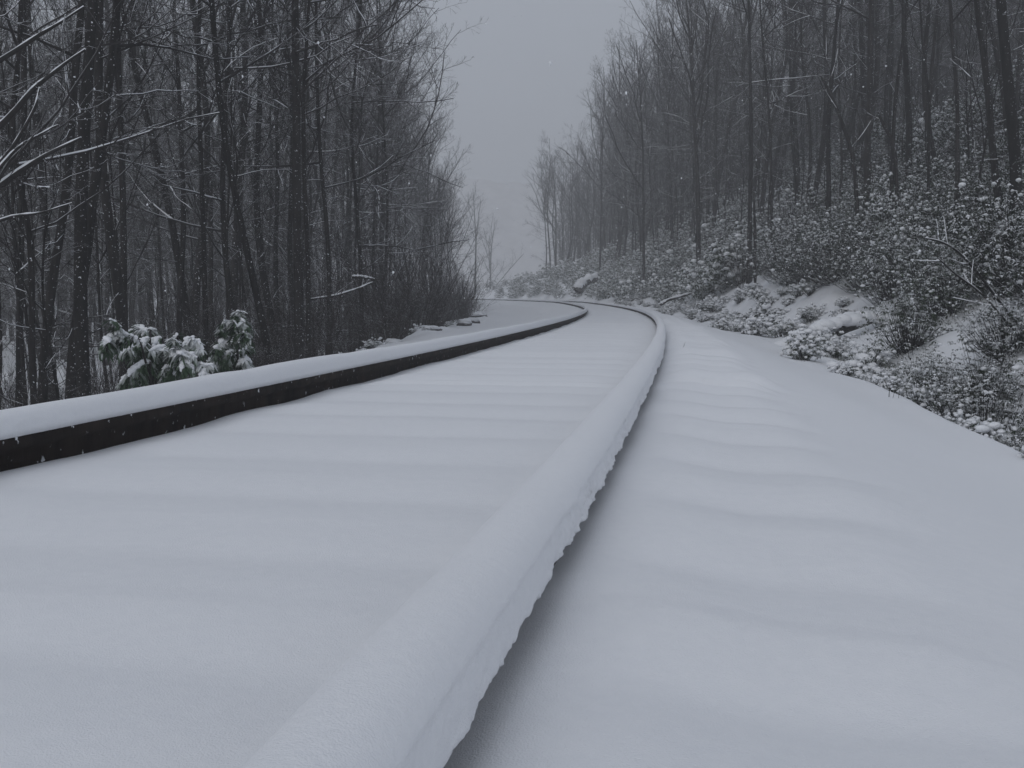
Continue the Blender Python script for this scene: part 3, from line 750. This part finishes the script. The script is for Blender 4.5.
def log_thing(name, pts, r, label, cat, snow=.8, stubs=3, mat=None):
    """a lying or leaning stem through world points, snow along its top"""
    P = np.array(pts); loc = P[0].copy()
    k = 18; t = np.linspace(0, 1, len(P)); tt = np.linspace(0, 1, k)
    Q = np.stack([np.interp(tt, t, P[:, c]) for c in range(3)], -1) - loc
    for _ in range(2): Q[1:-1] = (Q[:-2] + 2 * Q[1:-1] + Q[2:]) / 4
    R = np.linspace(r, r * .6, k) * (1 + rng.normal(0, .05, k))
    g1, g2 = Geo(), Geo()
    R[0] *= .5; R[-1] *= .4
    tubes(g1, Q[None], R[None], 8)
    o = empty(name, loc, label, cat)
    if stubs:
        B, b_ = spawn(Q[None], R[None], stubs, .2, .98, 50, 10, .3, 6, .04, .012, .1, rng)
        tubes(g1, B, b_, 5); add_branch_snow(g2, B, b_, rng, 1., .8)
        B2, b2 = spawn(B, b_, 4, .2, 1, 45, 10, .4, 4, .03, .01, .1, rng)
        gt_ = Geo(); tubes(gt_, B2, b2, 3); mesh_obj('twigs', gt_, M_BRUSH, o)
    mesh_obj('stem', g1, mat or M_BARK, o)
    if snow:
        Q2 = Q.copy(); Q2[:, 2] += R * .65
        tubes(g2, Q2[None], (R * snow * np.clip(rng.normal(1, .22, k), .55, 1.6))[None], 9)
    if g2.V: mesh_obj('snow_cover', g2, M_LUMP, o)
    return o

def gp(u, v, d, lift=0.):
    p = at(u, v, d); p[2] = float(ground_z(p[0], p[1])[0]) + lift
    return p

lg = log_thing('fallen_log', [gp(782, 334, 16.0, .05), gp(812, 330, 16.4, .12), gp(842, 328, 16.7, .16), gp(880, 332, 17.1, .10)], .10, 'fallen log buried under a thick uneven mound of snow at the foot of the bank', 'log', 0, 3)
q = np.linspace(0, 1, 26)[:, None]; la = gp(782, 334, 16.0, .10); lb = gp(880, 332, 17.1, .20)
gl = Geo(); cc = la * (1 - q) + lb * q - la + np.array([0, 0, -.05]) + np.array([0, 0, .14]) * np.sin(q * 3.1) + rng.normal(0, .025, (26, 3)); sr = rng.uniform(.08, .15, 26)
blobs(gl, cc, np.stack([sr * 1.3, sr * 1.1, sr * .75], -1), rng, 10, 6, .08); mesh_obj('snow_cover', gl, M_LUMP, lg)
log_thing('fallen_log', [at(890, 328, 16.5), at(925, 326, 16.8), at(958, 329, 17.)], .055, 'thin straight fallen log with snow on top above the ditch', 'log', 1.1, 2)
log_thing('fallen_log', [at(660, 305, 34), at(668, 300, 34), at(692, 293, 34.5)], .06, 'short dark log slanting up the bank among buried clumps', 'log', .9, 0)
# arched saplings at the picture edge
log_thing('bent_sapling', [gp(1034, 350, 11.0, -.1), at(1010, 316, 11.0), at(985, 282, 10.9), at(962, 254, 10.8), at(944, 242, 10.7), at(925, 238, 10.6)], .017, 'snow-topped sapling arching over the ditch in front of the thickest trunk', 'sapling', .6, 4)
log_thing('bent_sapling', [gp(1030, 352, 10.6, -.1), at(1008, 324, 10.6), at(982, 293, 10.5), at(955, 274, 10.4), at(938, 258, 10.3)], .014, 'second, lower arching sapling close under the snow-topped one', 'sapling', .6, 4)
log_thing('leaning_snag', [gp(862, 175, 23.), at(855, 160, 23), at(842, 122, 23), at(830, 92, 23), at(821, 76, 23)], .05, 'thin dead snag leaning over the bank, plastered with snow', 'dead tree', .55, 4)
log_thing('leaning_snag', [gp(902, 160, 22.), at(895, 145, 22), at(884, 126, 22), at(878, 112, 22)], .05, 'short crooked snag with snow on it beside the slim slanting trunk', 'dead tree', .55, 2)
log_thing('dead_stem', [gp(756, 245, 30.), at(755, 225, 30), at(754, 205, 30), at(755, 199, 30)], .05, 'lone dark dead stem sticking up out of the shrubs on the bank', 'dead stem', 0, 0)
log_thing('leaning_snag', [gp(390, 340, 20), at(386, 320, 20), at(377, 290, 20), at(374, 276, 20)], .04, 'broken pale snag plastered with snow inside the low woods', 'dead tree', .5, 0)
log_thing('fallen_limb', [at(306, 300, 17), at(335, 296, 17), at(360, 288, 17), at(373, 282, 17)], .02, 'snowy fallen limb hung up across trunks in the low woods', 'limb', .9, 3)
log_thing('fallen_limb', [at(352, 277, 18), at(362, 277, 18), at(374, 279, 18)], .032, 'short snow-covered broken limb hanging above the longer hung-up limb', 'limb', .9, 0)

def rock_thing(center, size, label, snow=True, squash=.6):
    g, g2 = Geo(), Geo()
    blobs(g, np.zeros((1, 3)), np.array([size]), rng, 14, 9, .15)
    o = empty('boulder', center, label, 'boulder')
    mesh_obj('rock', g, M_ROCK, o, smooth=False)
    if snow:
        s = np.array(size)
        blobs(g2, np.array([[0, .06 * s[1], s[2] * .62]]), np.array([[s[0] * .92, s[1] * .9, s[2] * .62]]), rng, 14, 8, .12)
        mesh_obj('snow_cover', g2, M_LUMP, o)
log_thing('fallen_log', [at(577, 291.5, 52), at(581, 286, 52.2), at(587, 281, 52.4), at(597, 278, 53)], .27, 'grey leaning rock-like stump with a white snow cap at the bend', 'stump', 1.0, 0, M_ROCK)
for u, v, d, sz, lab in ((393, 343, 19.5, (.22, .22, .10), 'flat snow-covered stone slab, nearest on the inner verge'), (465, 326, 27, (.20, .2, .12), 'small dark stone poking from snow just past the slab'),
                         (472, 318, 29, (.22, .2, .12), 'dark stone with snow cap at the tip of the brush'), (479, 309, 36, (.28, .24, .16), 'snow-capped stone between the brush and the fog'),
                         (488, 301, 46, (.34, .3, .2), 'farthest pale snow-capped stone on the inner verge'), (428, 334, 22, (.28, .2, .09), 'long low stone under snow at the foot of the twiggy bushes')):
    rock_thing(gp(u, v, d, .02), sz, lab)

def weed(u, v, d, h, lean, n, label):
    p = gp(u, v, d, -.03)
    g = Geo()
    for q in range(n):
        t = np.linspace(0, 1, 6)[:, None]
        a = rng.normal(0, .12) + lean; hh = h * rng.uniform(.6, 1.05)
        P = np.array([rng.normal(0, .02), rng.normal(0, .03), 0]) * (n > 1) + t * np.array([a * hh, rng.normal(0, .1) * hh, hh]) + t ** 2 * np.array([lean * .2 * hh, 0, 0])
        tubes(g, P[None], np.linspace(.0022, .0011, 6)[None], 4)
    o = mesh_obj('weed_stalk', g, M_BRUSH); o.location = p
    tag(o, label, 'weed')
weed(682, 352, 7.9, .085, .28, 1, 'single dry weed stalk poking out of the snow beside the outer rail')
weed(803, 354, 11.8, .14, -.05, 5, 'tuft of dry weed stalks on the snowy shoulder near the fallen log')
weed(893, 395, 7.2, .12, .1, 4, 'dry weed stalks on the shoulder edge above the ditch')

# ------------------------------------------------------------------ falling snow
n1, n2, n3 = 6000, 14000, 55
def air(n, y0, y1, pw=.5):
    y = y0 + (y1 - y0) * rng.uniform(0, 1, n) ** pw
    return np.stack([rng.uniform(-.62, .62, n) * (y + .5), y, rng.uniform(-.30, .52, n) * y + .2], -1)
Pf = np.concatenate([air(n1, 2.0, 14), air(n2, 12, 42), air(n3, .9, 2.4)])
gz = ground_z(Pf[:, 0], Pf[:, 1]); Pf = Pf[(Pf[:, 2] > gz + .03) & ((Pf[:, 2] > .30 + .02 * Pf[:, 1]) | (Pf[:, 1] > 16))]
rf = rng.lognormal(math.log(.0026), .33, len(Pf)) * np.interp(Pf[:, 1], [1, 12, 40], [.65, 1.0, 2.4])
g = Geo(); blobs(g, Pf, np.stack([rf, rf, rf * rng.uniform(.8, 1.5, len(Pf))], -1), rng, 5, 3, .2)
tag(mesh_obj('falling_snow', g, M_LUMP), kind='stuff')

# ------------------------------------------------------------------ air
me = bpy.data.meshes.new('haze')
x0, x1, y0, y1, z0, z1 = -245, 245, -40, 440, -10, 66
v = [(x, y, z) for z in (z0, z1) for y in (y0, y1) for x in (x0, x1)]
me.from_pydata(v, [], [(0, 2, 3, 1), (4, 5, 7, 6), (0, 1, 5, 4), (2, 6, 7, 3), (0, 4, 6, 2), (1, 3, 7, 5)])
hz_o = bpy.data.objects.new('haze', me); C.objects.link(hz_o); tag(hz_o, kind='stuff')
m = bpy.data.materials.new('haze'); m.use_nodes = True; nt = m.node_tree
for n_ in list(nt.nodes): nt.nodes.remove(n_)
ou = nt.nodes.new('ShaderNodeOutputMaterial'); pv = nt.nodes.new('ShaderNodeVolumePrincipled')
pv.inputs['Color'].default_value = (.985, .985, .985, 1); pv.inputs['Density'].default_value = .0043; pv.inputs['Anisotropy'].default_value = .2
nt.links.new(pv.outputs[0], ou.inputs['Volume']); me.materials.append(m)

# ------------------------------------------------------------------ light: snowy overcast
sc = bpy.context.scene
w = bpy.data.worlds.new('World'); sc.world = w; w.use_nodes = True
nt = w.node_tree; N = nt.nodes; L = nt.links
bg = N['Background']
SUN_EL, SUN_ROT = math.radians(36), math.radians(206)
sky = N.new('ShaderNodeTexSky'); sky.sky_type = 'NISHITA'; sky.sun_disc = False; sky.sun_elevation = SUN_EL; sky.sun_rotation = SUN_ROT; sky.dust_density = 6; sky.air_density = 1.5
hs = N.new('ShaderNodeHueSaturation'); hs.inputs['Saturation'].default_value = .35; L.new(sky.outputs[0], hs.inputs['Color'])
tc = N.new('ShaderNodeTexCoord'); sp = N.new('ShaderNodeSeparateXYZ'); L.new(tc.outputs['Generated'], sp.inputs[0])
ma = N.new('ShaderNodeMapRange'); ma.inputs['From Min'].default_value = 0; ma.inputs['From Max'].default_value = 1; ma.inputs['To Min'].default_value = .98; ma.inputs['To Max'].default_value = 1.0
L.new(sp.outputs['Z'], ma.inputs['Value'])
sv = N.new('ShaderNodeVectorMath'); sv.operation = 'SCALE'; sv.inputs[0].default_value = (5.35, 5.85, 6.8); L.new(ma.outputs[0], sv.inputs['Scale'])
mx = N.new('ShaderNodeMix'); mx.data_type = 'RGBA'; mx.inputs['Factor'].default_value = .85
L.new(hs.outputs['Color'], mx.inputs['A']); L.new(sv.outputs[0], mx.inputs['B'])
L.new(mx.outputs['Result'], bg.inputs['Color']); bg.inputs['Strength'].default_value = .08
sl = bpy.data.lights.new('sun', 'SUN'); so = bpy.data.objects.new('sun', sl); C.objects.link(so)
sl.energy = .42; sl.angle = math.radians(40); sl.color = (1, .985, .975)
az = SUN_ROT
dirv = np.array([math.sin(az) * math.cos(SUN_EL), math.cos(az) * math.cos(SUN_EL), math.sin(SUN_EL)])
from mathutils import Vector
so.rotation_euler = Vector(dirv).to_track_quat('Z', 'Y').to_euler(); so.location = (0, 0, 30)

sc.view_settings.view_transform = 'Standard'; sc.view_settings.look = 'None'; sc.view_settings.exposure = 0.0; sc.view_settings.gamma = 1.0
cy = sc.cycles
cy.max_bounces = 5; cy.diffuse_bounces = 3; cy.glossy_bounces = 1; cy.volume_bounces = 1; cy.transmission_bounces = 0; cy.transparent_max_bounces = 4
cy.use_denoising = True
try: cy.denoiser = 'OPENIMAGEDENOISE'
except Exception: pass
cy.use_adaptive_sampling = False
